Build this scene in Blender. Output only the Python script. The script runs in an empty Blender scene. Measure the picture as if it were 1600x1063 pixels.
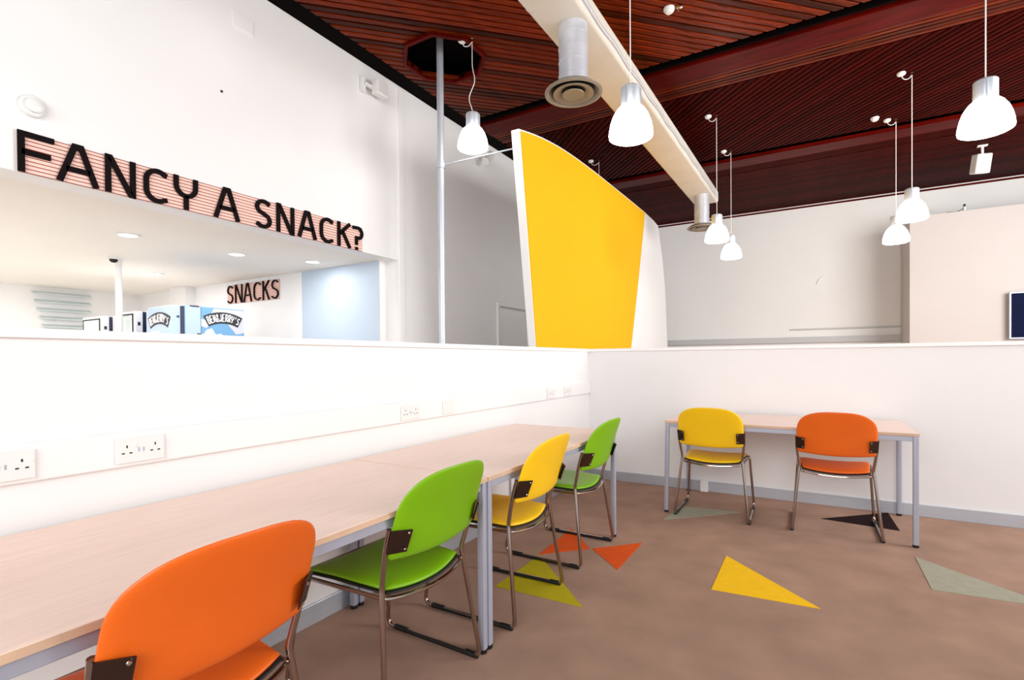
import bpy, bmesh, math, random
from mathutils import Vector, Matrix
random.seed(4)
sc = bpy.context.scene
col = sc.collection
PI = math.pi

# ---------------------------------------------------------------- camera
f_px, px, py = 797.48, 800.63, 569.93
yaw, pit, rol = 0.5358, -0.0095, -0.0075
cd = bpy.data.cameras.new('camera'); cam = bpy.data.objects.new('camera', cd); col.objects.link(cam)
fw = Vector((-math.sin(yaw)*math.cos(pit), math.cos(yaw)*math.cos(pit), math.sin(pit)))
r0 = Vector((math.cos(yaw), math.sin(yaw), 0)); u0 = r0.cross(fw)
rr = r0*math.cos(rol)+u0*math.sin(rol); uu = -r0*math.sin(rol)+u0*math.cos(rol)
M = Matrix((rr, uu, -fw)).transposed().to_4x4(); M.translation = Vector((2.0147, -4.9323, 1.2193))
cam.matrix_world = M
cd.sensor_fit = 'HORIZONTAL'; cd.sensor_width = 36; cd.lens = 36*f_px/1600
cd.shift_x = (800-px)/1600; cd.shift_y = (py-531.5)/1600; cd.clip_start = .05
sc.camera = cam

# ---------------------------------------------------------------- world and large lights
w = bpy.data.worlds.new('world'); sc.world = w; w.use_nodes = True
bg = w.node_tree.nodes['Background']; bg.inputs[0].default_value = (0.95, 0.975, 1.0, 1); bg.inputs[1].default_value = 0.86

def area(name, loc, target, sx, sy, power, color=(1, 1, 1), shape='RECTANGLE'):
    d = bpy.data.lights.new(name, 'AREA'); d.shape = shape; d.size = sx
    if shape == 'RECTANGLE': d.size_y = sy
    d.energy = power; d.color = color
    o = bpy.data.objects.new(name, d); col.objects.link(o); o.location = loc
    o.rotation_euler = (Vector(target)-Vector(loc)).to_track_quat('-Z', 'Y').to_euler()
    return o
area('window_light_right', (6.9, -1.5, 2.3), (0, -1.0, 1.2), 6.0, 2.4, 45, (1, .985, .96))
area('window_light_behind', (1.8, -8.5, 2.9), (-1.9, 2.0, 2.4), 5.0, 2.6, 190, (1, .99, .97))
area('overhead_fill_behind', (3.9, -7.8, 4.2), (.8, -.8, .6), 5.0, 3.0, 90, (1, .99, .98))  # added overhead fill for the seating, no skylight there
area('hall_fill_light', (6.8, .8, 2.8), (-2.0, 4.6, 3.0), 4.5, 2.6, 420, (1, .97, .94))  # added fill to brighten the hall walls, no window stands here

vs = sc.view_settings
sc.display_settings.display_device = 'sRGB'
vs.view_transform = 'Standard'; vs.look = 'None'; vs.gamma = 1; vs.use_curve_mapping = False
vs.exposure = 0.14

# ---------------------------------------------------------------- materials
def srgb(r, g, b):
    f = lambda c: ((c/255+.055)/1.055)**2.4 if c > 10 else c/255/12.92
    return (f(r), f(g), f(b), 1)
def mat(name, rgb, rough=.6, metal=0., spec=.5, noise=0., nscale=20, bump=0., bscale=200, coat=0., stretch=None, emit=0., tint=None, vary=0.):
    m = bpy.data.materials.new(name); m.use_nodes = True
    nt = m.node_tree; b = nt.nodes['Principled BSDF']; L = nt.links
    c = srgb(*rgb)
    b.inputs['Roughness'].default_value = rough; b.inputs['Metallic'].default_value = metal
    b.inputs['Specular IOR Level'].default_value = spec; b.inputs['Coat Weight'].default_value = coat
    b.inputs['Coat Roughness'].default_value = .15
    b.inputs['Base Color'].default_value = c
    tc = nt.nodes.new('ShaderNodeTexCoord'); mp = nt.nodes.new('ShaderNodeMapping')
    L.new(tc.outputs['Object'], mp.inputs[0])
    if stretch: mp.inputs['Scale'].default_value = stretch
    n = nt.nodes.new('ShaderNodeTexNoise'); n.inputs['Scale'].default_value = nscale; n.inputs['Detail'].default_value = 4
    L.new(mp.outputs[0], n.inputs[0])
    cr = nt.nodes.new('ShaderNodeValToRGB'); k = max(noise, .01)
    cr.color_ramp.elements[0].position = .3; cr.color_ramp.elements[1].position = .7
    cr.color_ramp.elements[0].color = tuple(x*(1-k) for x in c[:3])+(1,)
    cr.color_ramp.elements[1].color = tuple(min(1, x*(1+k)) for x in c[:3])+(1,)
    L.new(n.outputs['Fac'], cr.inputs[0]); L.new(cr.outputs[0], b.inputs['Base Color'])
    if tint: b.inputs['Specular Tint'].default_value = tuple(tint)+(1,)
    if vary:
        oi = nt.nodes.new('ShaderNodeObjectInfo'); mr = nt.nodes.new('ShaderNodeMapRange')
        mr.inputs[3].default_value = 1-vary; mr.inputs[4].default_value = 1+vary*.6
        L.new(oi.outputs['Random'], mr.inputs[0])
        hs = nt.nodes.new('ShaderNodeHueSaturation'); L.new(mr.outputs[0], hs.inputs['Value']); L.new(cr.outputs[0], hs.inputs['Color'])
        L.new(hs.outputs[0], b.inputs['Base Color'])
    if bump:
        n2 = nt.nodes.new('ShaderNodeTexNoise'); n2.inputs['Scale'].default_value = bscale
        L.new(mp.outputs[0], n2.inputs[0])
        bp = nt.nodes.new('ShaderNodeBump'); bp.inputs['Strength'].default_value = bump; bp.inputs['Distance'].default_value = .004
        L.new(n2.outputs['Fac'], bp.inputs['Height']); L.new(bp.outputs[0], b.inputs['Normal'])
    if emit:
        b.inputs['Emission Color'].default_value = c; b.inputs['Emission Strength'].default_value = emit
    return m
white = mat('wall_paint', (244, 243, 243), .55, noise=.012, nscale=2, bump=.05, bscale=120)
halfw = mat('half_wall_paint', (236, 234, 234), .45, noise=.01, nscale=3, bump=.03, bscale=100)
capm = mat('ledge_paint', (245, 244, 244), .35)
greyw = mat('far_wall_paint', (240, 240, 239), .6, noise=.012, nscale=2, bump=.05, bscale=120)
boxw = mat('cream_wall_paint', (208, 200, 196), .6, noise=.012, nscale=2)
blue = mat('pale_blue_paint', (196, 212, 230), .6, noise=.01, nscale=2)
cream = mat('snack_ceiling_paint', (244, 238, 230), .7, noise=.01, nscale=2)
carpet = mat('carpet_taupe', (170, 138, 121), .95, spec=.1, noise=.12, nscale=4, bump=.5, bscale=700)
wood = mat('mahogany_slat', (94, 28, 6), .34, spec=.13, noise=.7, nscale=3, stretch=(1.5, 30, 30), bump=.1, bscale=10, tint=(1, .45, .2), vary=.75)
woodd = mat('mahogany_slat_shaded', (58, 8, 4), .38, spec=.012, noise=.5, nscale=3, stretch=(1.5, 30, 30), bump=.1, bscale=10, tint=(1, .45, .25), vary=.35)  # shaded copy of the slat wood, far bays' gloom put into the colour
board = mat('mahogany_board', (80, 9, 5), .4, spec=.06, noise=.4, nscale=2, stretch=(1, 10, 10), tint=(1, .4, .2))
void = mat('ceiling_void_black', (10, 6, 6), .9, spec=.05)
alum = mat('brushed_aluminium', (196, 202, 212), .35, metal=.45, noise=.04, nscale=8, stretch=(1, 1, 12))
duct_m = mat('duct_cream_metal', (212, 206, 195), .5, metal=.0, spec=.3, noise=.04, nscale=3)
duct_s = mat('duct_galvanised', (205, 208, 216), .35, metal=.35, noise=.08, nscale=8)
diffm = mat('diffuser_grille_taupe', (140, 130, 116), .45, metal=.2)
dark = mat('dark_gap', (20, 17, 16), .7)
chrome = mat('chrome_tube', (176, 160, 152), .12, metal=1.)
bracket_m = mat('dark_bracket_steel', (78, 62, 56), .25, metal=.85)
bolt_m = mat('bolt_chrome', (225, 222, 220), .15, metal=1.)
blackp = mat('black_plastic', (18, 17, 17), .5)
vinyl = {'orange': mat('orange_vinyl', (234, 104, 26), .38, spec=.45, noise=.03, nscale=6, bump=.08, bscale=500),
         'green': mat('green_vinyl', (122, 178, 8), .38, spec=.45, noise=.03, nscale=6, bump=.08, bscale=500),
         'yellow': mat('yellow_vinyl', (250, 200, 24), .38, spec=.45, noise=.03, nscale=6, bump=.08, bscale=500)}
lam = mat('beech_laminate', (238, 206, 190), .3, spec=.5, noise=.05, nscale=5, stretch=(14, 1, 1), coat=.15)
lamx = mat('beech_laminate_crossgrain', (238, 208, 194), .3, spec=.5, noise=.05, nscale=5, stretch=(1, 14, 1), coat=.15)
edge = mat('beech_edge', (212, 178, 150), .45, noise=.1, nscale=12)
silver = mat('silver_powder_coat', (176, 180, 196), .38, metal=.35, noise=.02)
yel = mat('yellow_screen_fabric', (234, 180, 16), .75, spec=.2, noise=.015, nscale=3, bump=.05, bscale=300)
shade_on = mat('opal_shade_lit', (255, 250, 244), .3, emit=9.0)
downl = mat('downlight_lens', (255, 253, 248), .3, emit=3.0)
plast = mat('white_plastic', (238, 238, 236), .35)
sock_m = mat('socket_white', (232, 229, 228), .3)
pink = mat('sign_glow_salmon', (253, 212, 198), .6, noise=.02, nscale=6)  # pink light behind the rods, put into the panel colour
redrod = mat('sign_rod_red', (150, 52, 46), .4)
letterm = mat('sign_letter_brown_black', (16, 5, 7), .6, spec=.1, noise=.15, nscale=4)
navy = mat('vending_navy', (18, 30, 62), .35)
vblue = mat('vending_sky_blue', (104, 158, 200), .35, noise=.01)
vlight = mat('vending_pale_blue', (172, 194, 224), .35, noise=.01)
vlil = mat('vending_lilac_white', (198, 200, 224), .4)
vwhite = mat('vending_white', (240, 240, 244), .35)
glassy = mat('vending_window_grey', (208, 222, 224), .12, coat=.5)
screen = mat('television_screen', (6, 16, 52), .5, spec=.05)
logoblk = mat('logo_black', (30, 30, 34), .5)
trimgrey = mat('rail_shadow_grey', (196, 197, 199), .5)  # greyer tone stands in for the shadow lines of the far rails
carp = {'yellow': mat('carpet_yellow', (255, 200, 36), .95, spec=.1, noise=.04, bump=.4, bscale=700),
        'olive': mat('carpet_olive', (186, 172, 30), .95, spec=.1, noise=.05, bump=.4, bscale=700),
        'orange': mat('carpet_orange', (226, 90, 34), .95, spec=.1, noise=.05, bump=.4, bscale=700),
        'grey': mat('carpet_sage', (166, 164, 146), .95, spec=.1, noise=.05, bump=.4, bscale=700),
        'black': mat('carpet_dark_brown', (40, 24, 24), .95, spec=.1, noise=.1, bump=.4, bscale=700)}

# ---------------------------------------------------------------- helpers
def link(name, bm, m, parent=None, smooth=False, loc=None):
    me = bpy.data.meshes.new(name)
    bmesh.ops.recalc_face_normals(bm, faces=bm.faces)
    bm.to_mesh(me); bm.free()
    ms = m if isinstance(m, (list, tuple)) else [m]
    for x in ms: me.materials.append(x)
    if smooth:
        for p in me.polygons: p.use_smooth = True
        if smooth != 'all':
            try: me.set_sharp_from_angle(angle=math.radians(38))
            except Exception: pass
    o = bpy.data.objects.new(name, me); col.objects.link(o)
    if parent: o.parent = parent
    if loc: o.location = loc
    return o
def box(bm, x0, x1, y0, y1, z0, z1, bev=0, mi=0):
    vs_ = [bm.verts.new((x, y, z)) for z in (z0, z1) for y in (y0, y1) for x in (x0, x1)]
    fs = []
    for q in ((0, 2, 3, 1), (4, 5, 7, 6), (0, 1, 5, 4), (2, 6, 7, 3), (0, 4, 6, 2), (1, 3, 7, 5)):
        fs.append(bm.faces.new([vs_[i] for i in q]))
    for f in fs: f.material_index = mi
    if bev:
        es = list({e for f in fs for e in f.edges})
        bmesh.ops.bevel(bm, geom=es, offset=bev, segments=2, affect='EDGES', profile=.5)
    return bm
def bx(*a, bev=0): return box(bmesh.new(), *a, bev=bev)
def struct(name, bm, m, parent=None, smooth=False):
    o = link(name, bm, m, parent, smooth)
    if not parent: o['kind'] = 'structure'
    return o
def tag(o, label, cat, group=None):
    o['label'] = label; o['category'] = cat
    if group: o['group'] = group
    return o
def thing(name, label, cat, loc=(0, 0, 0), rz=0, group=None):
    o = bpy.data.objects.new(name, None); col.objects.link(o); o.empty_display_size = .1
    o.location = loc; o.rotation_euler = (0, 0, rz)
    return tag(o, label, cat, group)
def copy_tree(o, parent=None):
    c = o.copy(); col.objects.link(c); c.parent = parent
    for ch in o.children: copy_tree(ch, c)
    return c
def smooth_path(pts, n=6):
    pts = [Vector(p) for p in pts]; out = []
    for i in range(len(pts)-1):
        p0 = pts[max(i-1, 0)]; p1 = pts[i]; p2 = pts[i+1]; p3 = pts[min(i+2, len(pts)-1)]
        for k in range(n):
            t = k/n
            out.append(.5*((2*p1)+(-p0+p2)*t+(2*p0-5*p1+4*p2-p3)*t*t+(-p0+3*p1-3*p2+p3)*t**3))
    out.append(pts[-1]); return out
def fillet(pts, r=.03, n=5, closed=False):
    pts = [Vector(p) for p in pts]; N = len(pts); out = []
    for i in range(N):
        if not closed and i in (0, N-1): out.append(pts[i]); continue
        p = pts[i]; a = pts[(i-1) % N]; b = pts[(i+1) % N]
        da = (a-p); db = (b-p); rr_ = min(r, da.length*.45, db.length*.45)
        s = p+da.normalized()*rr_; e = p+db.normalized()*rr_
        for k in range(n+1):
            t = k/n; out.append(s*(1-t)**2+p*2*t*(1-t)+e*t*t)
    return out
def tube(bm, pts, r, seg=10, closed=False, cap=True):
    pts = [Vector(p) for p in pts]; N = len(pts); rings = []
    T = []
    for i in range(N):
        a = pts[(i-1) % N] if (closed or i > 0) else pts[i]
        b = pts[(i+1) % N] if (closed or i < N-1) else pts[i]
        T.append((b-a).normalized())
    nrm = T[0].orthogonal().normalized()
    for i in range(N):
        nrm = (nrm-T[i]*nrm.dot(T[i])).normalized(); bn = T[i].cross(nrm)
        rad = r[i] if isinstance(r, (list, tuple)) else r
        rings.append([bm.verts.new(pts[i]+(nrm*math.cos(2*PI*k/seg)+bn*math.sin(2*PI*k/seg))*rad) for k in range(seg)])
    rng = range(N) if closed else range(N-1)
    for i in rng:
        A = rings[i]; B = rings[(i+1) % N]
        sh = 0
        if closed and i == N-1:
            sh = min(range(seg), key=lambda s: (A[0].co-B[s].co).length)
        for k in range(seg):
            bm.faces.new((A[k], A[(k+1) % seg], B[(k+1+sh) % seg], B[(k+sh) % seg]))
    if cap and not closed:
        bm.faces.new(rings[0]); bm.faces.new(rings[-1])
    return bm
def lathe(bm, prof, seg=32, c=(0, 0, 0)):
    c = Vector(c); rings = []
    for r, z in prof:
        if r < 1e-5: rings.append([bm.verts.new(c+Vector((0, 0, z)))])
        else: rings.append([bm.verts.new(c+Vector((r*math.cos(2*PI*k/seg), r*math.sin(2*PI*k/seg), z))) for k in range(seg)])
    for A, B in zip(rings, rings[1:]):
        for k in range(seg):
            a, b = A[k % len(A)], A[(k+1) % len(A)]; d, e = B[k % len(B)], B[(k+1) % len(B)]
            q = []
            for v in (a, b, e, d):
                if v not in q: q.append(v)
            if len(q) > 2: bm.faces.new(q)
    return bm
def prism(bm, poly, axis_pt, t, mi=0):
    """poly: list of 3-D points of a planar face, extruded by vector t."""
    t = Vector(t); A = [bm.verts.new(Vector(p)) for p in poly]; B = [bm.verts.new(Vector(p)+t) for p in poly]
    n = len(poly); bm.faces.new(A).material_index = mi; bm.faces.new(B[::-1]).material_index = mi
    for i in range(n): bm.faces.new((A[i], B[i], B[(i+1) % n], A[(i+1) % n])).material_index = mi
    return bm
def pad(bm, outline, base, T, nrm, p=7.0):
    """pillow: outline = closed 2-D loop, base(u,v) -> point, nrm(u,v) -> unit normal."""
    n = len(outline); cx = sum(q[0] for q in outline)/n; cy = sum(q[1] for q in outline)/n
    S = (1, .985, .95, .88, .75, .55, .3)
    def ring(s, side):
        out = []
        h = side*T/2*math.sqrt(max(0, 1-s**p))
        for (u, v) in outline:
            a, b = cx+(u-cx)*s, cy+(v-cy)*s
            out.append(bm.verts.new(Vector(base(a, b))+Vector(nrm(a, b))*h))
        return out
    edge_ = ring(1, 0)
    for side in (1, -1):
        prev = edge_
        for s in S[1:]:
            cur = ring(s, side)
            for i in range(n): bm.faces.new((prev[i], prev[(i+1) % n], cur[(i+1) % n], cur[i]))
            prev = cur
        c = bm.verts.new(Vector(base(cx, cy))+Vector(nrm(cx, cy))*side*T/2)
        for i in range(n): bm.faces.new((prev[i], prev[(i+1) % n], c))
    return bm

# ---------------------------------------------------------------- the setting
HC = 4.45           # hall ceiling
XL = -2.2           # hall's left wall plane
YF = 7.6            # hall's far wall plane
fl = struct('floor', bx(-9, 7.2, -9, 8, -.08, 0), carpet)
struct('floor_snack_bounce', bx(-8.2, XL-.2, -7.5, -.55, 0, .004), cream)  # unseen pale floor, added to bounce light up to the snack ceiling
# half-height walls round the seating corner, with a projecting cap
struct('wall_left', bx(-.15, 0, -7.5, .13, 0, 1.295), halfw)
struct('wall_back', bx(0, 6.2, 0, .15, 0, 1.295), halfw)
bm = bmesh.new(); box(bm, -.17, .016, -7.5, -.016, 1.295, 1.324, bev=.003)
struct('trim_1', bm, capm)
bm = bmesh.new(); box(bm, -.17, 6.2, -.016, .17, 1.295, 1.324, bev=.003)
struct('trim_2', bm, capm)
# hall walls
bm = bmesh.new()
box(bm, XL-.2, XL, -7.5, -.44, 2.40, HC+.4)             # bulkhead over the serving opening
box(bm, XL-.2, XL, -.44, YF, 0, HC+.4)
struct('wall_hall_left', bm, white)
struct('trim_3', bx(XL, XL+.02, -.43, -.36, 0, HC-.02), white)
struct('wall_far', bx(XL-.2, 7.2, YF, YF+.2, 0, HC+.4), greyw)
struct('wall_far_right', bx(3.46, 7.2, 6.5, YF-.001, 0, 3.70), boxw)
bm = bmesh.new(); box(bm, -1.045, 3.46, YF-.09, YF, 1.53, 1.655, bev=.006); struct('trim_4', bm, trimgrey)
bm = bmesh.new(); box(bm, 1.55, 3.46, YF-.03, YF, 1.80, 1.835, bev=.004); struct('trim_5', bm, trimgrey)
bm = bmesh.new(); box(bm, XL, 7.2, YF-.03, YF, HC-.05, HC-.02); struct('trim_6', bm, board)
bm = bmesh.new()
for a in ((XL+.005, XL+.045, 1.68, 1.73, 0, 2.05), (XL+.005, XL+.045, 2.62, 2.67, 0, 2.05), (XL+.005, XL+.045, 1.68, 2.67, 2.05, 2.10)): box(bm, *a)
struct('trim_7', bm, white)
# snack area behind the opening
struct('wall_snack_end', bx(-8.2, XL-.2, -.55, -.4, 0, 2.40), white)
struct('trim_8', bx(-3.80, XL-.201, -.556, -.55, 0, 2.395), blue)
struct('wall_snack_back', bx(-8.4, -8.2, -7.5, -.4, 0, 2.40), white)
struct('ceiling_snack', bx(-8.4, XL-.2, -7.5, -.4, 2.40, 2.5), cream)
struct('trim_9', bx(-6.85, -6.4, -.70, -.55, 0, 2.40), white)
# dado trunking on the left half wall
bm = bmesh.new(); box(bm, 0, .022, -7.5, -.0, .868, .985, bev=.006); struct('trim_10', bm, halfw)
# skirtings
bm = bmesh.new(); box(bm, .0, 6.2, -.014, 0, 0, .093, bev=.002); struct('baseboard_back', bm, alum)
bm = bmesh.new(); box(bm, 0, .014, -7.5, -.014, 0, .093, bev=.002); struct('baseboard_left', bm, alum)

# carpet insets: half tiles on the 0.5 m carpet tile grid
def inset(pts, c, label):
    bm = bmesh.new(); prism(bm, [(x, y, .0002) for x, y in pts], None, (0, 0, .0024))
    o = link('carpet_inset', bm, carp[c], fl); o['label'] = label
inset([(1.541, -1.569), (2.035, -2.06), (1.541, -2.10)], 'yellow', 'bright yellow carpet triangle in the open floor')
inset([(.535, -2.128), (.533, -2.634), (1.03, -2.615)], 'olive', 'olive carpet triangle beneath the yellow chair at the long desk')
inset([(1.028, -1.608), (1.03, -2.102), (.779, -1.866)], 'orange', 'orange carpet triangle clear of the chairs')
inset([(.507, -1.579), (.527, -2.12), (.768, -1.872)], 'orange', 'orange carpet triangle under the far green chair')
inset([(1.024, -1.05), (1.05, -.62), (1.50, -.57)], 'grey', 'pale sage carpet triangle under the yellow chair')
inset([(2.05, -.442), (2.50, -.02), (2.521, -.49)], 'black', 'dark brown carpet triangle under the orange chair')
inset([(2.534, -1.028), (2.536, -1.534), (3.04, -1.50)], 'grey', 'pale sage carpet triangle at the right')

# hall ceiling: diagonal slat bays between cross beams, open dark void above
ceil = struct('ceiling', bx(XL, 7.2, -7.5, YF, HC+.22, HC+.3), void)
octc = Vector((-1.40, -.565)); OR = .42
octp = [octc+Vector((math.cos(PI/8+k*PI/4), math.sin(PI/8+k*PI/4)))*OR for k in range(8)]
def clip(p, d, poly):
    t0, t1 = -99, 99; n = len(poly)
    for i in range(n):
        a, b = poly[i], poly[(i+1) % n]; e = b-a; nn = Vector((-e.y, e.x))
        den = nn.dot(d); num = nn.dot(a-p)
        if abs(den) < 1e-9:
            if num > 0: return None
            continue
        t = num/den
        if den > 0: t0 = max(t0, t)
        else: t1 = min(t1, t)
    return (t0, t1) if t1-t0 > .02 else None
def slat(p, d, ends, wd, m):
    """ends: (start, end) at the left and at the right edge line, so that the cut follows the border."""
    (a0, a1), (b0, b1) = ends; o0 = min(a0, b0); a = p+d*o0
    bm = bmesh.new(); hw = wd/2; c = .006
    prof = [(-hw, .032), (-hw, c), (-hw+c, 0), (hw-c, 0), (hw, c), (hw, .032)]
    f = lambda y, u, v: u+(v-u)*(y+hw)/(2*hw)-o0
    A = [bm.verts.new((f(y, a0, b0), y, z)) for y, z in prof]; B = [bm.verts.new((f(y, a1, b1), y, z)) for y, z in prof]
    bm.faces.new(A); bm.faces.new(B[::-1])
    for i in range(6): bm.faces.new((A[i], B[i], B[(i+1) % 6], A[(i+1) % 6]))
    o = link('slat', bm, m, ceil); o.location = (a.x, a.y, HC); o.rotation_euler = (0, 0, math.atan2(d.y, d.x))
def bay(x0, x1, y0, y1, ang, m, pitch=.08, wd=.063):
    rect = [Vector((x0, y0)), Vector((x1, y0)), Vector((x1, y1)), Vector((x0, y1))]
    d = Vector((math.cos(ang), math.sin(ang))); n = Vector((-d.y, d.x))
    ks = [n.dot(q) for q in rect]; k = min(ks)+pitch
    while k < max(ks):
        p = n*k; ra = clip(p-n*wd/2, d, rect); rb = clip(p+n*wd/2, d, rect)
        if ra and rb:
            ha = clip(p-n*wd/2, d, octp) if y0 < octc.y < y1 else None; hb = clip(p+n*wd/2, d, octp) if ha else None
            if ha and hb:
                slat(p, d, ((ra[0], ha[0]), (rb[0], hb[0])), wd, m); slat(p, d, ((ha[1], ra[1]), (hb[1], rb[1])), wd, m)
            else: slat(p, d, (ra, rb), wd, m)
        k += pitch
bay(-1.99, 4.6, -2.75, .74, PI/4, wood)
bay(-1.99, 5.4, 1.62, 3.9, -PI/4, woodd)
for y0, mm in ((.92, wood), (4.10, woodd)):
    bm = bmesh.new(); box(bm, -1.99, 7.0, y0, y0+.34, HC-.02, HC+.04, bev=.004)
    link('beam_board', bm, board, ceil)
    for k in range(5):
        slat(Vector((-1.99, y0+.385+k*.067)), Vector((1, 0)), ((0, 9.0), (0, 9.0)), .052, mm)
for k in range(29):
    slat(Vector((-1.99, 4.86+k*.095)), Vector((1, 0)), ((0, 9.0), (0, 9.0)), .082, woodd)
bm = bmesh.new(); box(bm, -1.99, 7.0, .845, .86, HC-.005, HC+.05); link('cable_rail', bm, void, ceil)
bm = bmesh.new(); box(bm, XL+.001, -1.985, -7, YF-.03, HC+.004, HC+.03); link('edge_gap_shade', bm, void, ceil)  # black strip put in for the shaded gap between slats and wall
bm = bmesh.new()      # octagonal collar round the opening for the pole
for k in range(8):
    a, b = octp[k], octp[(k+1) % 8]; ai = octc+(a-octc)*1.1; bi = octc+(b-octc)*1.1
    prism(bm, [(a.x, a.y, HC-.03), (b.x, b.y, HC-.03), (bi.x, bi.y, HC-.03), (ai.x, ai.y, HC-.03)], None, (0, 0, .07))
link('octagonal_collar', bm, board, ceil)

# ---------------------------------------------------------------- duct with spigot outlets
t = thing('air_duct', 'long cream flat metal air duct running along under the slatted ceiling', 'duct', (.284, 0, 3.95), -.0158)
bm = bmesh.new(); W_, H_, rc = .40, .20, .035; prof = []
for cx_, cz_, a0 in ((W_/2-rc, H_-rc, 0), (-W_/2+rc, H_-rc, 90), (-W_/2+rc, rc, 180), (W_/2-rc, rc, 270)):
    for k in range(6):
        a = math.radians(a0+18*k); prof.append((cx_+rc*math.cos(a), cz_+rc*math.sin(a)))
prism(bm, [(x, -7, z) for x, z in prof], None, (0, 11.62, 0))
link('duct_body', bm, duct_m, t, True)
for y in [-6.2+1.2*k for k in range(9)]:
    bm = bmesh.new()
    P1 = [Vector((x*1.012, y, H_/2+(z-H_/2)*1.02)) for x, z in prof]
    prism(bm, P1, None, (0, .012, 0)); link('seam_band', bm, duct_m, t, True)
bm = bmesh.new()
for s in (1,):
    tube(bm, [(W_/2+.012, y, .05+.01*math.sin(y*9)) for y in [-7+.1*k for k in range(116)]], .014, 6)
link('foil_edge_strip', bm, duct_s, t, True)
def outlet(x, y, label, R=.235):
    o = thing('duct_outlet', label, 'air vent', (x, y, 3.40), 0, 'round ceiling air outlets')
    bm = bmesh.new(); pr = [(.0, .549), (.118, .549)]
    for z in (.47, .36, .25, .14): pr += [(.118, z+.0045), (.1215, z+.004), (.1215, z-.004), (.118, z-.0045)]
    pr += [(.118, .05), (.0, .05)]
    lathe(bm, pr, 32); link('spigot', bm, duct_s, o, True)
    bm = bmesh.new(); lathe(bm, [(.118, .06), (.19, .045), (R, .012), (R, 0), (R-.02, -.006), (.195, .015), (.17, .045), (.11, .05)], 40); link('outer_ring', bm, diffm, o, True)
    bm = bmesh.new(); lathe(bm, [(.10, .03), (.165, .005), (.165, -.004), (.15, -.006), (.095, .022), (.10, .03)], 36); link('middle_ring', bm, diffm, o, True)
    bm = bmesh.new(); lathe(bm, [(0, .02), (.06, .015), (.092, -.004), (.09, -.010), (.05, -.004), (0, -.004)], 32); link('centre_cone', bm, diffm, o, True)
    bm = bmesh.new(); lathe(bm, [(0, .046), (.19, .046), (.19, .040), (0, .040)], 32); link('throat', bm, dark, o)
outlet(.308, -1.043, 'round silver air outlet nearest, dropping from the duct above the yellow screen')
outlet(.38, 4.08, 'small distant round air outlet under the far end of the duct')

# ---------------------------------------------------------------- pole and strut, yellow screen
t = thing('steel_pole', 'slim brushed steel pole rising through the octagonal ceiling opening', 'pole', (-1.39, -.65, 0))
link('pole_shaft', lathe(bmesh.new(), [(0, 0), (.036, 0), (.036, HC+.2), (0, HC+.2)], 20), alum, t, True)
link('base_flange', lathe(bmesh.new(), [(0, 0), (.09, 0), (.09, .012), (0.04, .02)], 24), alum, t, True)
bm = bmesh.new(); tube(bm, [(.02, .0, 3.284), (.735, .25, 3.386)], .008, 8); link('strut_rod', bm, alum, t, True)
bm = bmesh.new(); lathe(bm, [(.037, 3.25), (.046, 3.25), (.046, 3.31), (.037, 3.31)], 20); link('clamp', bm, alum, t, True)

t = thing('sail_screen', 'tall yellow sail shaped screen with white edges behind the low wall corner', 'screen', (-.6, 0, 0))
top = [(-.35, 3.60), (.15, 3.70), (.80, 3.775), (1.66, 3.815), (2.595, 3.83), (3.4, 3.84), (4.161, 3.845)]
top = [(v.x, v.y) for v in smooth_path([(a, b, 0) for a, b in top], 4)]
whole = [(.20, 0)]+top+[(4.75, 3.83), (5.07, 3.80), (5.4, 3.2), (5.59, 2.657), (5.776, 1.385), (5.9, 0)]
bm = bmesh.new(); prism(bm, [(-.10, y, z) for y, z in whole], None, (.09, 0, 0)); link('white_core', bm, capm, t)
bm = bmesh.new(); a = [(.185, .02), (-.335, 3.58)]+[(y, z-.018) for y, z in top[1:]]+[(3.716, 2.492), (3.273, 1.282), (2.85, .02)]
a = [(.19, .02), (-.318, 3.585)]+[(y, z-.02) for y, z in top[1:]]+[(3.716, 2.492), (3.273, 1.282), (2.85, .02)]
prism(bm, [(-.0099, y, z) for y, z in a], None, (.011, 0, 0)); link('yellow_face', bm, yel, t)

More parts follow.
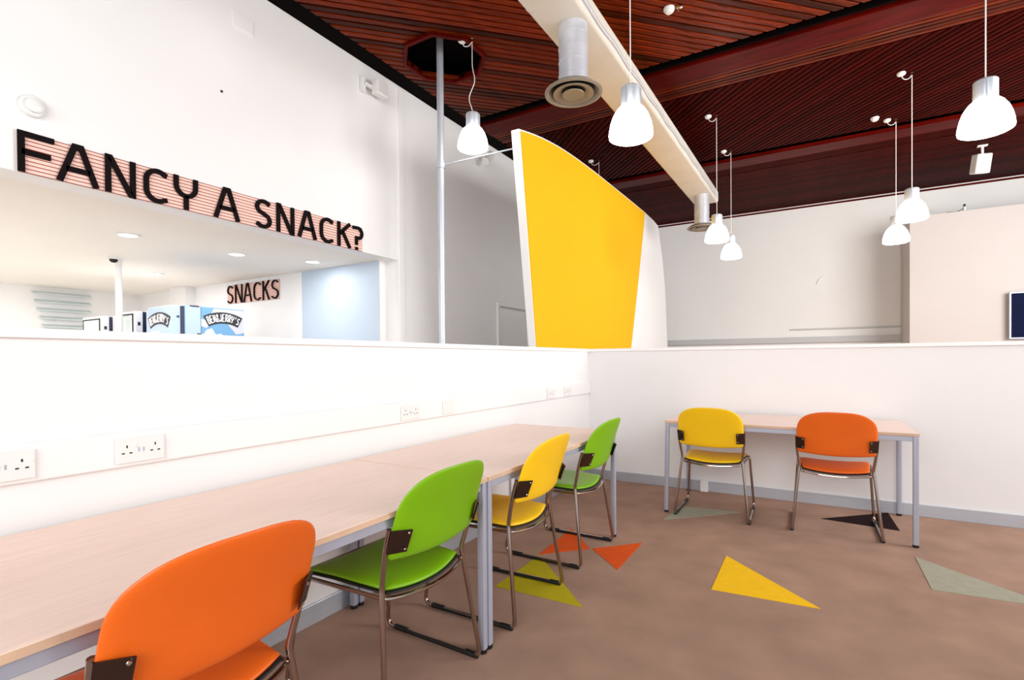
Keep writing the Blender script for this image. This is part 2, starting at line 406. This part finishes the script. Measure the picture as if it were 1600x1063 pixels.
# ---------------------------------------------------------------- stroke lettering
def arc(cx, cy, rx, ry, a0, a1, n=14):
    return [(cx+rx*math.cos(math.radians(a0+(a1-a0)*k/n)), cy+ry*math.sin(math.radians(a0+(a1-a0)*k/n))) for k in range(n+1)]
def glyph(ch):
    # unit box 0..1 in x and y, centre lines of strokes
    G = {
     'F': [[(.08, 0), (.08, .94), (.98, .94)], [(.08, .50), (.88, .50)]],
     'A': [[(.04, 0), (.42, .98), (.58, .98), (.96, 0)], [(.20, .36), (.80, .36)]],
     'N': [[(.09, 0), (.09, .97), (.16, .97), (.84, .03), (.91, .03), (.91, 1)]],
     'C': [[(.97, .86)]+arc(.56, .64, .48, .30, 55, 180)+arc(.56, .36, .48, .30, 180, 305)+[(.97, .14)]],
     'Y': [[(.07, 1)]+arc(.5, .72, .43, .30, 180, 360, 16)+[(.93, 1)], [(.5, .42), (.5, 0)]],
     'S': [[(.92, .86)]+arc(.52, .73, .42, .21, 50, 235, 10)+arc(.48, .27, .44, .22, 55, -130, 10)+[(.06, .14)]],
     'K': [[(.10, 0), (.10, 1)], [(.95, 1), (.14, .50)], [(.38, .63), (.95, 0)]],
     '?': [[(.05, .92), (.5, .94)]+arc(.55, .72, .38, .22, 80, -90, 10)+[(.40, .50), (.40, .22)], [(.40, .12), (.40, 0)]],
     'B': [[(.1, 0), (.1, 1), (.6, 1)]+arc(.6, .76, .28, .24, 90, -90, 6)+[(.1, .52)], [(.6, .52)]+arc(.6, .26, .32, .26, 90, -90, 6)+[(.1, 0)]],
     'E': [[(.95, 1), (.1, 1), (.1, 0), (.95, 0)], [(.1, .5), (.8, .5)]],
     '&': [[(1, 0), (.25, .75)]+arc(.5, .8, .25, .2, 180, 0, 8)+[(.1, .35)]+arc(.42, .25, .33, .25, 170, 330, 8)+[(.95, .45)]],
     'J': [[(.8, 1), (.8, .3)]+arc(.45, .3, .35, .3, 0, -170, 8)],
     'R': [[(.1, 0), (.1, 1), (.6, 1)]+arc(.6, .75, .3, .25, 90, -90, 6)+[(.1, .5)], [(.5, .5), (.95, 0)]],
     "'": [[(.5, 1), (.4, .72)]],
    }
    return G[ch]
def ribbon(bm, pts, th, to3, dep):
    """pts already in plane units; th = stroke width; to3(a,b) -> point; dep = extrusion vector."""
    P = [Vector(p) for p in pts]; n = len(P); Ls, Rs = [], []
    for i in range(n):
        d1 = (P[i]-P[i-1]).normalized() if i else (P[1]-P[0]).normalized()
        d2 = (P[i+1]-P[i]).normalized() if i < n-1 else d1
        m_ = Vector((-(d1.y+d2.y), d1.x+d2.x))
        if m_.length < 1e-4: m_ = Vector((-d1.y, d1.x))
        m_.normalize(); k = m_.dot(Vector((-d1.y, d1.x))); k = max(k, .5)
        Ls.append(P[i]+m_*th/2/k); Rs.append(P[i]-m_*th/2/k)
    for i in range(n-1):
        q = [to3(*Ls[i]), to3(*Rs[i]), to3(*Rs[i+1]), to3(*Ls[i+1])]
        prism(bm, q, None, dep)
def sign(name, label, letters, z0, z1, a0, a1, mode, fixed, th, nrods, rod_r):
    """mode 'y': runs along +Y on a plane x=fixed facing +X; mode 'x': runs along +X on y=fixed facing -Y."""
    if mode == 'y': base = (fixed, a0, z0); to = lambda d: (lambda a, b: (d, a-a0, b)); nv = Vector((1, 0, 0)); nx = lambda d: d
    else: base = (a0, fixed, z0); to = lambda d: (lambda a, b: (a-a0, -d, b)); nv = Vector((0, -1, 0))
    t = thing(name, label, 'sign', base)
    H = z1-z0; bm = bmesh.new(); q = to(.003)
    prism(bm, [q(a0, 0), q(a1, 0), q(a1, H), q(a0, H)], None, nv*.004); link('glow_backing', bm, pink, t)  # thin panel added to carry the painted pink glow
    for k in range(nrods):
        z = H*(k+.02)/(nrods-1) if k == 0 else H*k/(nrods-1)-(.003 if k == nrods-1 else 0)
        bm = bmesh.new(); g = to(.0085); tube(bm, [g(a0, z), g(a1, z)], rod_r, 6); link('rod', bm, redrod, t)
    for ch, s, e in letters:
        bm = bmesh.new(); w_ = e-s
        for st in glyph(ch):
            ribbon(bm, [(s+p[0]*w_, p[1]*H) for p in st], th, to(.012), nv*.014)
        o = link('letter', bm, letterm, t); o['label'] = 'letter '+ch if ch != '?' else 'question mark'
sign('snack_sign', 'large dark lettering FANCY A SNACK? on red rods over the opening', [('F', -3.775, -3.598), ('A', -3.585, -3.372), ('N', -3.328, -3.147), ('C', -3.09, -2.935), ('Y', -2.886, -2.721), ('A', -2.586, -2.382), ('S', -2.232, -2.086), ('N', -2.029, -1.85), ('A', -1.802, -1.607), ('C', -1.555, -1.399), ('K', -1.343, -1.175), ('?', -1.15, -1.008)], 2.402, 2.652, -3.775, -1.005, 'y', XL, .034, 11, .0026)
sign('snacks_sign', 'small sign reading SNACKS on rods on the end wall above the vending machines', [('S', -5.486, -5.339), ('N', -5.291, -5.105), ('A', -5.079, -4.885), ('C', -4.839, -4.675), ('K', -4.631, -4.476), ('S', -4.429, -4.274)], 2.078, 2.345, -5.50, -4.262, 'x', -.55, .020, 12, .0025)

# ---------------------------------------------------------------- vending machines
def arched_logo(parent, name, to3, nv, cx, cz, wid, R, text, lab):
    """curved banner: to3(a,b) maps plane coordinates."""
    bm = bmesh.new(); half = wid/2; A = math.asin(half/R); hb = .052
    def pt(s, r): return (cx+math.sin(s)*r, cz-R+math.cos(s)*r)
    def banner(h, off, mi, dep, m, nm, ext=0):
        bm = bmesh.new(); n = 12
        for k in range(n):
            s0 = -A-ext+(2*A+2*ext)*k/n; s1 = -A-ext+(2*A+2*ext)*(k+1)/n
            prism(bm, [to3(off)(*pt(s0, R-h)), to3(off)(*pt(s1, R-h)), to3(off)(*pt(s1, R+h)), to3(off)(*pt(s0, R+h))], None, nv*dep)
        return link(nm, bm, m, parent)
    b0 = banner(hb+.012, .001, 0, .003, logoblk, 'logo_banner', .03); b0['label'] = lab
    bm = bmesh.new(); n = len(text); step = 2*A/n
    for i, ch in enumerate(text):
        s = -A+step*(i+.5); wch = step*R*.72; hch = hb*1.55
        for st in glyph(ch):
            pl = []
            for (a, b) in st:
                u = (a-.5)*wch; v = (b-.5)*hch
                pl.append((cx+math.sin(s)*(R+v)+math.cos(s)*u, cz-R+math.cos(s)*(R+v)-math.sin(s)*u))
            ribbon(bm, pl, .0095, to3(.0042), nv*.0025)
    o = link('logo_lettering', bm, vwhite, parent); o['label'] = 'white lettering '+text
TOPZ = 1.835; YV = -2.12
# machine A with blue printed side
t = thing('vending_machine', 'pale blue ice cream vending machine, nearest, arched white logo on its side', 'vending machine', (-3.85, YV, 0))
bm = bmesh.new(); box(bm, -.52, 0, .13, .80, 0, TOPZ, bev=.008); body = link('cabinet', bm, vblue, t)
bm = bmesh.new(); box(bm, -.53, -.0, 0, .095, .02, TOPZ-.005, bev=.02); door = link('door', bm, vlight, t)
bm = bmesh.new(); box(bm, -.51, -.006, .095, .13, .02, TOPZ-.01); link('door_gasket', bm, navy, t)
S3 = lambda off: (lambda a, b: (off, a, b))
F3 = lambda off: (lambda a, b: (a, -off, b))
for nm, pts, m_ in (('light_panel', [(.135, .0), (.30, .0), (.30, TOPZ-.01), (.135, TOPZ-.01)], vlight),
                    ('print_cloud', [(.30, 1.70), (.42, 1.68), (.36, 1.60), (.30, 1.62)], vlil),
                    ('print_cloud', [(.44, TOPZ-.012), (.795, TOPZ-.012), (.795, 1.56), (.70, 1.54), (.62, 1.63), (.55, 1.72), (.40, 1.745)], vlil),
                    ('print_cloud', [(.26, 1.2), (.60, 1.2), (.58, 1.50), (.52, 1.54), (.46, 1.53), (.42, 1.60), (.36, 1.58), (.33, 1.53), (.26, 1.54)], vwhite)):
    bm = bmesh.new(); prism(bm, [S3(.0004)(a, b) for a, b in pts], None, (.0012, 0, 0)); link(nm, bm, m_, body)
bm = bmesh.new(); box(bm, 0, .003, .297, .301, 0, TOPZ-.01); link('panel_seam', bm, navy, body)
bm = bmesh.new(); box(bm, -.02, .004, .19, .28, TOPZ-.008, TOPZ+.006); link('top_hinge', bm, navy, body)
bm = bmesh.new(); box(bm, 0, .006, .05, .075, 1.70, 1.72); link('door_lock', bm, navy, door)
arched_logo(t, 'logo', S3, Vector((1, 0, 0)), .55, 1.725, .37, .42, "BEN&JERRY'S", 'arched black edged banner on the side')
arched_logo(t, 'logo', F3, Vector((0, -1, 0)), -.26, 1.70, .40, .45, "BEN&JERRY'S", 'arched black edged banner on the door')
bm = bmesh.new(); box(bm, -.44, -.24, -.004, .0, 1.15, 1.56, bev=.002); link('display_window', bm, glassy, t)
# machines B and C
def vend(x0, x1, yv, top, label):
    t = thing('vending_machine', label, 'vending machine', (x1, yv, 0))
    w_ = x1-x0
    bm = bmesh.new(); box(bm, -w_+.01, 0, .12, .78, 0, top, bev=.008); link('cabinet', bm, vwhite, t)
    bm = bmesh.new(); box(bm, -w_+.01, -.004, .085, .12, .02, top-.01); link('door_gasket', bm, navy, t)
    bm = bmesh.new(); box(bm, -w_, 0, 0, .085, .02, top-.004, bev=.012); d = link('door', bm, vwhite, t)
    bm = bmesh.new()
    for a in ((-w_+.03, -.03, top-.05, top-.035), (-w_+.03, -w_+.045, .7, top-.035), (-.045, -.03, .7, top-.035), (-w_+.03, -.03, .7, .715)):
        box(bm, a[0], a[1], -.008, .0, a[2], a[3])
    link('window_frame', bm, dark, d)
    bm = bmesh.new(); box(bm, -w_+.045, -.045, -.004, .0, .715, top-.05); link('window_pane', bm, glassy, d)
    for k in range(4):
        bm = bmesh.new(); box(bm, -w_+.05, -.05, -.007, -.0042, 1.30+.14*k, 1.312+.14*k); link('shelf_edge', bm, vwhite, d)
    bm = bmesh.new(); box(bm, 0, .005, .03, .055, top-.17, top-.13); link('lock', bm, navy, d)
vend(-5.13, -4.66, YV, 1.815, 'white vending machine with a bright window, middle of the three')
vend(-6.04, -5.51, YV, 1.80, 'white vending machine, farthest and leftmost, showing shelf lines through its window')

# snack area odds and ends
t = thing('snack_column', 'slim white round column standing between the two white vending machines', 'column', (-4.81, -2.21, 0))
link('shaft', lathe(bmesh.new(), [(0, 0), (.033, 0), (.033, 2.40), (0, 2.40)], 20), plast, t, True)
t = thing('dome_camera', 'tiny white dome camera under the cream snack area ceiling', 'camera', (-4.70, -2.30, 2.40))
link('mount', lathe(bmesh.new(), [(0, 0), (.05, 0), (.05, -.03), (0, -.03)], 20), plast, t, True)
link('dome', lathe(bmesh.new(), [(0.04, -.03), (.036, -.05), (.02, -.064), (0, -.068)], 20), dark, t, True)
dls = [((-3.44, -2.678), 'recessed downlight nearest the big sign, over the front of the snack area'),
       ((-5.54, -1.499), 'recessed downlight farthest back, above the middle vending machine'),
       ((-3.429, -1.655), 'recessed downlight above the blue vending machine'),
       ((-3.10, -.93), 'recessed downlight close to the pale blue wall'),
       ]
for (x, y), lab in dls:
    t = thing('downlight', lab, 'ceiling light', (x, y, 2.40), 0, 'snack area downlights')
    link('rim', lathe(bmesh.new(), [(.075, 0), (.10, 0), (.10, -.008), (.075, -.010), (.075, 0)], 28), plast, t, True)
    link('lens', lathe(bmesh.new(), [(0, -.002), (.074, -.002), (.074, -.005), (0, -.005)], 28), downl, t)
for x, y, pw in ((-3.44, -2.678, 12), (-5.54, -1.499, 12), (-3.429, -1.655, 5), (-3.10, -.93, 4), (-6.6, -2.9, 18), (-5.0, -4.2, 26), (-3.2, -5.0, 26), (-6.8, -5.4, 22)):
    area('downlight_lamp', (x, y, 2.388), (x, y, 0), .14, .14, pw, (1, .975, .94), 'DISK')
t = thing('louvre_blind', 'pale tilted louvre blind on the back wall of the snack area', 'blind', (-8.19, -2.0, 1.5))
for k in range(7):
    bm = bmesh.new(); o = .05*k if False else 0
    prism(bm, [(.01, .0+.03*(6-k), .06+k*.125), (.09, .0+.03*(6-k), .02+k*.125), (.09, .0+.03*(6-k), .035+k*.125), (.01, .0+.03*(6-k), .075+k*.125)], None, (0, .72-.03*(6-k), 0))
    link('slat', bm, glassy, t)

# ---------------------------------------------------------------- things on the hall walls and ceiling
t = thing('wall_alarm', 'round white alarm sounder high on the wall above the letter F', 'alarm', (XL, -3.70, 2.825))
for nm, pr, m_ in (('base', [(0, 0), (.068, 0), (.068, .02), (.06, .03), (0, .03)], plast), ('sounder', [(.045, .03), (.045, .05), (.03, .058), (0, .058)], plast)):
    o = link(nm, lathe(bmesh.new(), pr, 28), m_, t, True); o.rotation_euler = (0, PI/2, 0)
t = thing('access_panel', 'square white panel set into the top of the white wall', 'panel', (XL, -2.32, 4.12))
link('frame', box(bmesh.new(), 0, .008, -.10, .10, -.07, .07, bev=.002), white, t); link('cover', box(bmesh.new(), .008, .014, -.088, .088, -.058, .058, bev=.002), white, t)
o = link('cable_hole', lathe(bmesh.new(), [(0, 0), (.010, 0), (.010, .006), (0, .006)], 12), dark); o.rotation_euler = (0, PI/2, 0); o.location = (XL, -2.507, 3.454)
tag(o, 'tiny black cable hole in the white wall above the sign', 'hole')
t = thing('wall_speaker', 'white twin box speaker high on the white wall beside the ceiling edge', 'speaker', (XL, -.88, 4.20))
link('bracket', box(bmesh.new(), 0, .05, -.13, -.09, -.08, .08, bev=.004), plast, t)
link('arm', box(bmesh.new(), .04, .08, -.11, .02, -.015, .015, bev=.003), plast, t)
bm = bmesh.new(); box(bm, .06, .15, -.02, .14, -.075, .075, bev=.012); link('cabinet', bm, plast, t)
bm = bmesh.new(); box(bm, .15, .154, -.008, .128, -.063, .063, bev=.001); link('grille', bm, sock_m, t)
t = thing('wall_projector', 'white wall mounted spotlight tucked behind the smallest raised pendant', 'projector', (XL, 1.30, 4.14))  # cylinder projector on a bracket, not a lamp
link('wall_plate', box(bmesh.new(), 0, .02, -.10, .10, -.02, .09, bev=.004), plast, t)
bm = bmesh.new(); tube(bm, [(.02, 0, .05), (.12, 0, .05)], .015, 10); link('arm', bm, plast, t, True)
bm = bmesh.new(); tube(bm, [(.12, .10, .10), (.16, -.12, -.08)], .055, 18); link('head', bm, plast, t, True)
t = thing('ceiling_speaker', 'white box speaker hanging from the ceiling below the big right pendant', 'speaker', (4.218, 5.5, HC))
link('mount_plate', box(bmesh.new(), -.06, .06, -.03, .03, -.02, 0, bev=.003), plast, t)
bm = bmesh.new(); tube(bm, [(0, 0, -.02), (0, 0, -.13)], .018, 10); link('stem', bm, plast, t, True)
bm = bmesh.new(); box(bm, -.10, .10, -.08, .08, -.42, -.13, bev=.018)
bmesh.ops.rotate(bm, verts=bm.verts, cent=(0, 0, -.13), matrix=Matrix.Rotation(math.radians(14), 3, 'X'))
bmesh.ops.rotate(bm, verts=bm.verts, cent=(0, 0, 0), matrix=Matrix.Rotation(math.radians(18), 3, 'Z')); link('cabinet', bm, sock_m, t)
for (x, y), lab in (((.86, -.11), 'white round smoke detector on the slats near the top edge'), ((2.71, 3.527), 'white round smoke detector on the dark ceiling left of the far right pendants')):
    t = thing('smoke_detector', lab, 'smoke detector', (x, y, HC-.001), 0, 'ceiling smoke detectors')
    link('base', lathe(bmesh.new(), [(0, 0), (.05, 0), (.05, -.014), (0, -.014)], 24), plast, t, True)
    link('head', lathe(bmesh.new(), [(.04, -.014), (.042, -.03), (.026, -.045), (0, -.047)], 24), plast, t, True)
o = link('ceiling_hook', lathe(bmesh.new(), [(0, 0), (.03, 0), (.03, -.008), (.008, -.012), (.008, -.05), (0, -.05)], 16), chrome, None, True); o.location = (.945, -.085, HC)
tag(o, 'small bare metal hook beside the nearer smoke detector', 'hook')
# television on the cream wall
t = thing('television', 'flat television with a silver edge on the cream wall at far right', 'television', (5.40, 6.465, 1.88))
link('bezel', box(bmesh.new(), -.66, .66, -.07, -.02, -.385, .385, bev=.006), silver, t)
link('screen', box(bmesh.new(), -.635, .635, -.074, -.071, -.36, .36), screen, t)
link('wall_bracket', box(bmesh.new(), -.2, .2, -.02, .034, -.15, .15), blackp, t)
bm = bmesh.new(); tube(bm, smooth_path([(-.06, -.01, .0), (-.03, -.012, .07), (0, -.012, .13), (.05, -.012, .16)], 5), .008, 6)
o = link('loose_cable', bm, plast, None, True); o.location = (2.10, YF, 2.75); tag(o, 'short loose white cable sticking out of the grey far wall', 'cable')
t = thing('cable_joint', 'small black cable end on top of the cream wall box', 'cable', (4.22, 6.6, 3.70))
link('sleeve', lathe(bmesh.new(), [(0, 0), (.02, 0), (.02, .09), (0, .09)], 12), plast, t, True)
link('tip', lathe(bmesh.new(), [(0, .09), (.016, .09), (.018, .13), (0, .14)], 12), blackp, t, True)
bm = bmesh.new(); tube(bm, smooth_path([(-.02, -.03, .06), (-.10, -.06, .01), (-.25, -.08, .008)], 6), .006, 6); link('tail', bm, blackp, t, True)

# ---------------------------------------------------------------- pendants
def pendant(x, y, zr, label, rose=(-.10, -.03), wav=0.0, cordtop=None):
    t = thing('pendant_lamp', label, 'pendant lamp', (x, y, zr), 0, 'pendant lamps with silver holders and opal shades')
    top = HC-zr
    bm = bmesh.new()
    # bell: holder skirt to the rim, closed below by a shallow opal dish
    pr = [(.055, .222), (.072, .216), (.098, .19), (.122, .15), (.140, .10), (.150, .05), (.153, .02), (.150, .004), (.135, -.004), (.09, -.010), (.04, -.013), (0, -.014)]
    lathe(bm, pr, 36); link('shade', bm, shade_on, t, 'all')
    bm = bmesh.new(); lathe(bm, [(0, .20), (.066, .20), (.068, .205), (.068, .345), (.062, .352), (.012, .356), (.012, .37), (0, .372)], 28); h = link('lamp_holder', bm, alum, t, True)
    bm = bmesh.new()
    for k in range(3):
        a = 2*PI*k/3+.4; lx, ly = math.cos(a)*.069, math.sin(a)*.069
        box(bm, lx-.004, lx+.004, ly-.004, ly+.004, .21, .34)
    link('ridge', bm, silver, h)
    bm = bmesh.new()
    pts = [(0, 0, .37)]
    L = top-.06-.37
    for k in range(1, 12):
        s = k/12
        pts.append((wav*math.sin(s*9)*math.exp(-((s-.3)/.25)**2)*-1, 0, .37+L*s))
    pts += [(0, 0, top-.06)]
    tube(bm, smooth_path(pts, 4), .0042, 6); link('cord', bm, plast, t, True)
    bm = bmesh.new(); rx, ry = rose
    tube(bm, smooth_path([(0, 0, top-.055), (.0, .0, top-.04), (rx*.35, ry*.35, top-.075), (rx*.8, ry*.8, top-.07), (rx, ry, top-.025)], 6), .0042, 6); link('slack_cord', bm, plast, t, True)
    bm = bmesh.new(); lathe(bm, [(0, top), (.012, top), (.012, top-.008), (.004, top-.012), (.004, top-.062), (0, top-.064)], 12); link('hook', bm, chrome, t, True)
    bm = bmesh.new(); lathe(bm, [(0, top), (.042, top), (.042, top-.018), (.03, top-.03), (0, top-.032)], 20, (rx, ry, 0)); link('ceiling_rose', bm, plast, t, True)
    return t
pendant(.90, -1.40, 2.775, 'large lit pendant in front of the air duct, centre of the picture')
pendant(3.03, -.20, 2.775, 'largest lit pendant near the right edge of the picture')
pendant(.89, 2.32, 2.775, 'lit pendant beside the far duct outlet, the nearer of that pair')
pendant(.89, 3.66, 2.775, 'smallest lit pendant, lowest in view, farthest beyond the duct outlet')
pendant(2.96, 2.39, 2.775, 'lit pendant over the corner of the cream box wall, the nearer of that pair')
pendant(2.96, 3.72, 2.775, 'lit pendant over the corner of the cream box wall, the farther lower one')
pendant(-.94, -.70, 3.34, 'lit pendant hung high on a wavy cord beside the steel pole', wav=.05)
pendant(-1.0, 2.94, 2.775, 'pendant whose hook shows above the yellow screen that hides its shade', rose=(-.12, -.04))

# ---------------------------------------------------------------- tables
def leg_bm(x, y, h, fx=0, fy=0, s=.016):
    bm = bmesh.new(); n = 16; pts = []
    rings = []
    for z, dx, dy in ((.018, fx, fy), (h, 0, 0)):
        ring = []
        for k in range(n):
            a = 2*PI*k/n; c, s_ = math.cos(a), math.sin(a)
            m_ = (abs(c)**5+abs(s_)**5)**(-1/5)
            ring.append(bm.verts.new((x+dx+c*m_*s, y+dy+s_*m_*s, z)))
        rings.append(ring)
    for k in range(n): bm.faces.new((rings[0][k], rings[0][(k+1) % n], rings[1][(k+1) % n], rings[1][k]))
    bm.faces.new(rings[0]); bm.faces.new(rings[1]); return bm
def table(x0, x1, y0, y1, label, m, group, splay=None):
    cx, cy = (x0+x1)/2, (y0+y1)/2; hx, hy = (x1-x0)/2-.0015, (y1-y0)/2-.0015
    t = thing('desk_table', label, 'table', (cx, cy, 0), 0, group)
    Z1 = .73; Z0 = .711
    bm = bmesh.new(); box(bm, -hx+.002, hx-.002, -hy+.002, hy-.002, Z0, Z1, bev=.001); tp = link('table_top', bm, m, t)
    bm = bmesh.new(); e = .0022
    for a in ((-hx, hx, -hy, -hy+e), (-hx, hx, hy-e, hy), (-hx, -hx+e, -hy+e, hy-e), (hx-e, hx, -hy+e, hy-e)): box(bm, *a, Z0+.001, Z1-.0012)
    link('edge_band', bm, edge, tp)
    i = .012
    for a in ((-hx+.03, hx-.03, -hy+i, -hy+i+.02), (-hx+.03, hx-.03, hy-i-.02, hy-i), (-hx+i, -hx+i+.02, -hy+.03, hy-.03), (hx-i-.02, hx-i, -hy+.03, hy-.03)):
        bm = bmesh.new(); box(bm, *a, Z0-.034, Z0, bev=.002); link('apron_rail', bm, silver, t)
    for sx in (-1, 1):
        for sy in (-1, 1):
            fx, fy = (splay or {}).get((sx, sy), (0, 0))
            lg = link('leg', leg_bm(sx*(hx-.018), sy*(hy-.018), Z0, fx, fy), silver, t, True)
            bm = bmesh.new(); lathe(bm, [(0, 0), (.017, 0), (.018, .006), (.016, .02), (0, .02)], 14, (sx*(hx-.018)+fx, sy*(hy-.018)+fy, 0)); link('foot', bm, blackp, lg, True)
    return t
g = 'long desk tables along the left wall'
table(.036, .841, -4.762, -3.160, 'long beech topped table nearest, in front of the wall sockets', lam, g)
table(.036, .841, -3.158, -1.557, 'long beech topped table, the farther one along the left wall', lam, g)
table(.985, 2.584, -.845, -.042, 'beech topped table alone against the right hand low wall', lamx, None, {(-1, -1): (-.012, 0)})

# ---------------------------------------------------------------- chairs  (local: +Y is forward towards the table, origin between rear feet)
def chair(colour, label, group):
    m = vinyl[colour]
    t = thing(colour+'_chair' if False else 'stacking_chair', label, 'chair', (0, 0, 0), 0, group)
    Rt = .0095
    for s in (-1, 1):
        pts = [(s*.232, .004, .672), (s*.230, .03, .585), (s*.214, .060, .462), (s*.218, .056, .43), (s*.262, 0, .011),
               (s*.258, .52, .011), (s*.250, .50, .05), (s*.232, .47, .405)]
        bm = bmesh.new(); tube(bm, fillet([pts[0], pts[1], pts[2], pts[3], pts[4], pts[5], pts[7]], .045, 6), Rt, 10)
        lg = link('sled_leg', bm, chrome, t, True)
        for a, b in ((.015, .075), (.40, .47)):
            bm = bmesh.new(); tube(bm, [(s*(.262-.004*a/.5), a, .012), (s*(.262-.004*b/.5), b, .012)], .0125, 10); link('glide', bm, blackp, lg, True)
        bm = bmesh.new(); tube(bm, [(s*.261, .07, .0102), (s*.259, .41, .0102)], .0102, 10); link('runner_strip', bm, blackp, lg, True)
        br = bmesh.new()
        prism(br, [(s*.238, -.010, .672), (s*.236, .018, .590), (s*.184, -.020, .592), (s*.184, -.050, .670)], None, (0, -.004, -.001))
        b = link('bracket', br, bracket_m, t)
        for (bxp, bz, by) in ((.194, .660, -.046), (.194, .604, -.026)):
            bm = bmesh.new(); lathe(bm, [(0, 0), (.005, 0), (.0045, .003), (0, .0045)], 10)
            o = link('bolt', bm, bolt_m, b, True); o.location = (s*bxp, by, bz); o.rotation_euler = (math.radians(108), 0, 0)
    # seat frame: closed loop, rear member bowed back and down
    rear = []
    for k in range(9):
        u = -1+2*k/8; rear.append((u*.208, .052-.040*(1-u*u), .424-.014*(1-u*u)))
    loop = rear+[(.236, .46, .424), (.20, .485, .422), (-.20, .485, .422), (-.236, .46, .424)]
    bm = bmesh.new(); tube(bm, fillet(loop, .02, 3, closed=True), .008, 8, closed=True); link('seat_frame', bm, chrome, t, True)
    # seat pad
    def seat_outline(sh=0):
        o = []
        for k in range(13):
            u = -1+2*k/12; o.append((u*(.200-sh), .060+sh-.036*(1-u*u)))
        o += [(.222-sh, .30), (.228-sh, .40), (.222-sh, .455-sh), (.19-sh, .485-sh)]
        for k in range(1, 8): o.append((.19-sh-(.38-2*sh)*k/8, .490-sh))
        o += [(-.19+sh, .485-sh), (-.222+sh, .455-sh), (-.228+sh, .40), (-.222+sh, .30)]
        return o
    def sbase(u, v):
        q = (v-.25)/.25
        return (u, v, .442+.012*(u/.2)**2-.010*q*q-.022*max(0, (v-.38)/.11)**2)
    bm = bmesh.new(); pad(bm, seat_outline(.006), sbase, .030, lambda u, v: (0, 0, 1), 9); link('seat', bm, m, t, 'all')
    bm = bmesh.new(); pad(bm, seat_outline(), lambda u, v: (u, v, sbase(u, v)[2]-.013), .016, lambda u, v: (0, 0, 1), 14); link('seat_pan', bm, blackp, t, 'all')
    # back pad (local back = -Y)
    out = []
    for k in range(9): u = -1+2*k/8; out.append((u*.216, .562-.012*(1-u*u)))
    out += [(.226, .573), (.230, .61), (.232, .66), (.231, .70)]
    for k in range(1, 24):
        a = PI*k/24; c, s_ = math.cos(a), math.sin(a)
        out.append((.231*math.copysign(abs(c)**(2/2.8), c), .70+.158*abs(s_)**(2/2.8)))
    out += [(-.231, .70), (-.232, .66), (-.230, .61), (-.226, .573)]
    def bb(u, z):
        tt = z-.57
        back = -.030+.22*tt+.45*tt*tt+.034*(1-(u/.236)**2)
        return (u, -back-.006, z)
    def bn(u, z):
        s1 = .22+.9*(z-.57); nx = .034*2*u/.236**2
        v = Vector((nx*.9, -1.0, s1)); v.normalize(); return v
    bm = bmesh.new(); pad(bm, out, bb, .031, bn, 8); link('backrest', bm, m, t, 'all')
    return t
def put(t, x, y, rz): t.location = (x, y, 0); t.rotation_euler = (0, 0, rz)
gl = 'coloured stacking chairs at the desks'
L_ = PI/2
oc = chair('orange', 'orange vinyl chair with chrome sled legs, nearest, at the near end of the long desk', gl); put(oc, .868, -4.292, L_)
gc = chair('green', 'green vinyl chair in front of the middle legs of the long desk', gl); put(gc, .838, -3.490, L_-.02)
yc = chair('yellow', 'yellow vinyl chair at the long desk between two green chairs', gl); put(yc, .852, -2.712, L_+.02)
g2 = copy_tree(gc); g2['label'] = 'green vinyl chair, the far one, at the far end of the long desk'; put(g2, .853, -1.942, L_-.015)
y2 = copy_tree(yc); y2['label'] = 'yellow vinyl chair at the left of the table against the right hand wall'; put(y2, 1.335, -.890, .02)
o2 = copy_tree(oc); o2['label'] = 'orange vinyl chair at the right of the table against the right hand wall'; put(o2, 2.132, -.862, .01)

# ---------------------------------------------------------------- sockets on the trunking
def socket(y, w_, label, usb=True, blank=False):
    t = thing('wall_socket', label, 'socket', (.0222, y, .924), 0, 'white socket plates on the trunking')
    bm = bmesh.new(); box(bm, 0, .009, -w_/2, w_/2, -.043, .043, bev=.003); link('plate', bm, sock_m, t)
    if blank: return
    for c in (-w_*.29, w_*.29):
        bm = bmesh.new()
        for yy, zz, a, b in ((0, .013, .0022, .0045), (-.011, -.009, .0042, .0022), (.011, -.009, .0042, .0022)):
            box(bm, .0085, .0094, c+yy-a, c+yy+a, zz-b, zz+b)
        link('pin_holes', bm, dark, t)
        bm = bmesh.new(); box(bm, .009, .012, c+.024-.004, c+.024+.004, .008, .020, bev=.001); link('rocker_switch', bm, sock_m, t)
    if usb:
        for yy in (-.007, .007):
            bm = bmesh.new(); box(bm, .0085, .0094, yy-.0028, yy+.0028, -.008, .006); link('usb_port', bm, silver, t)
socket(-4.43, .146, 'white double wall socket at the left edge of the picture')
socket(-4.082, .146, 'white double wall socket with two charging ports, right of the first one')
socket(-2.73, .146, 'white socket plate behind the near end of the farther desk table')
socket(-2.38, .100, 'small white plate on the trunking, middle of the row', False, True)
socket(-.93, .146, 'white socket plate near the corner, left of the last one')
socket(-.58, .146, 'white socket plate nearest the wall corner')
o = link('cable_cover', box(bmesh.new(), 1.105, 1.17, -.05, -.0145, 0, .098, bev=.004), plast); tag(o, 'small white cable cover box on the skirting under the right hand table', 'cable cover')
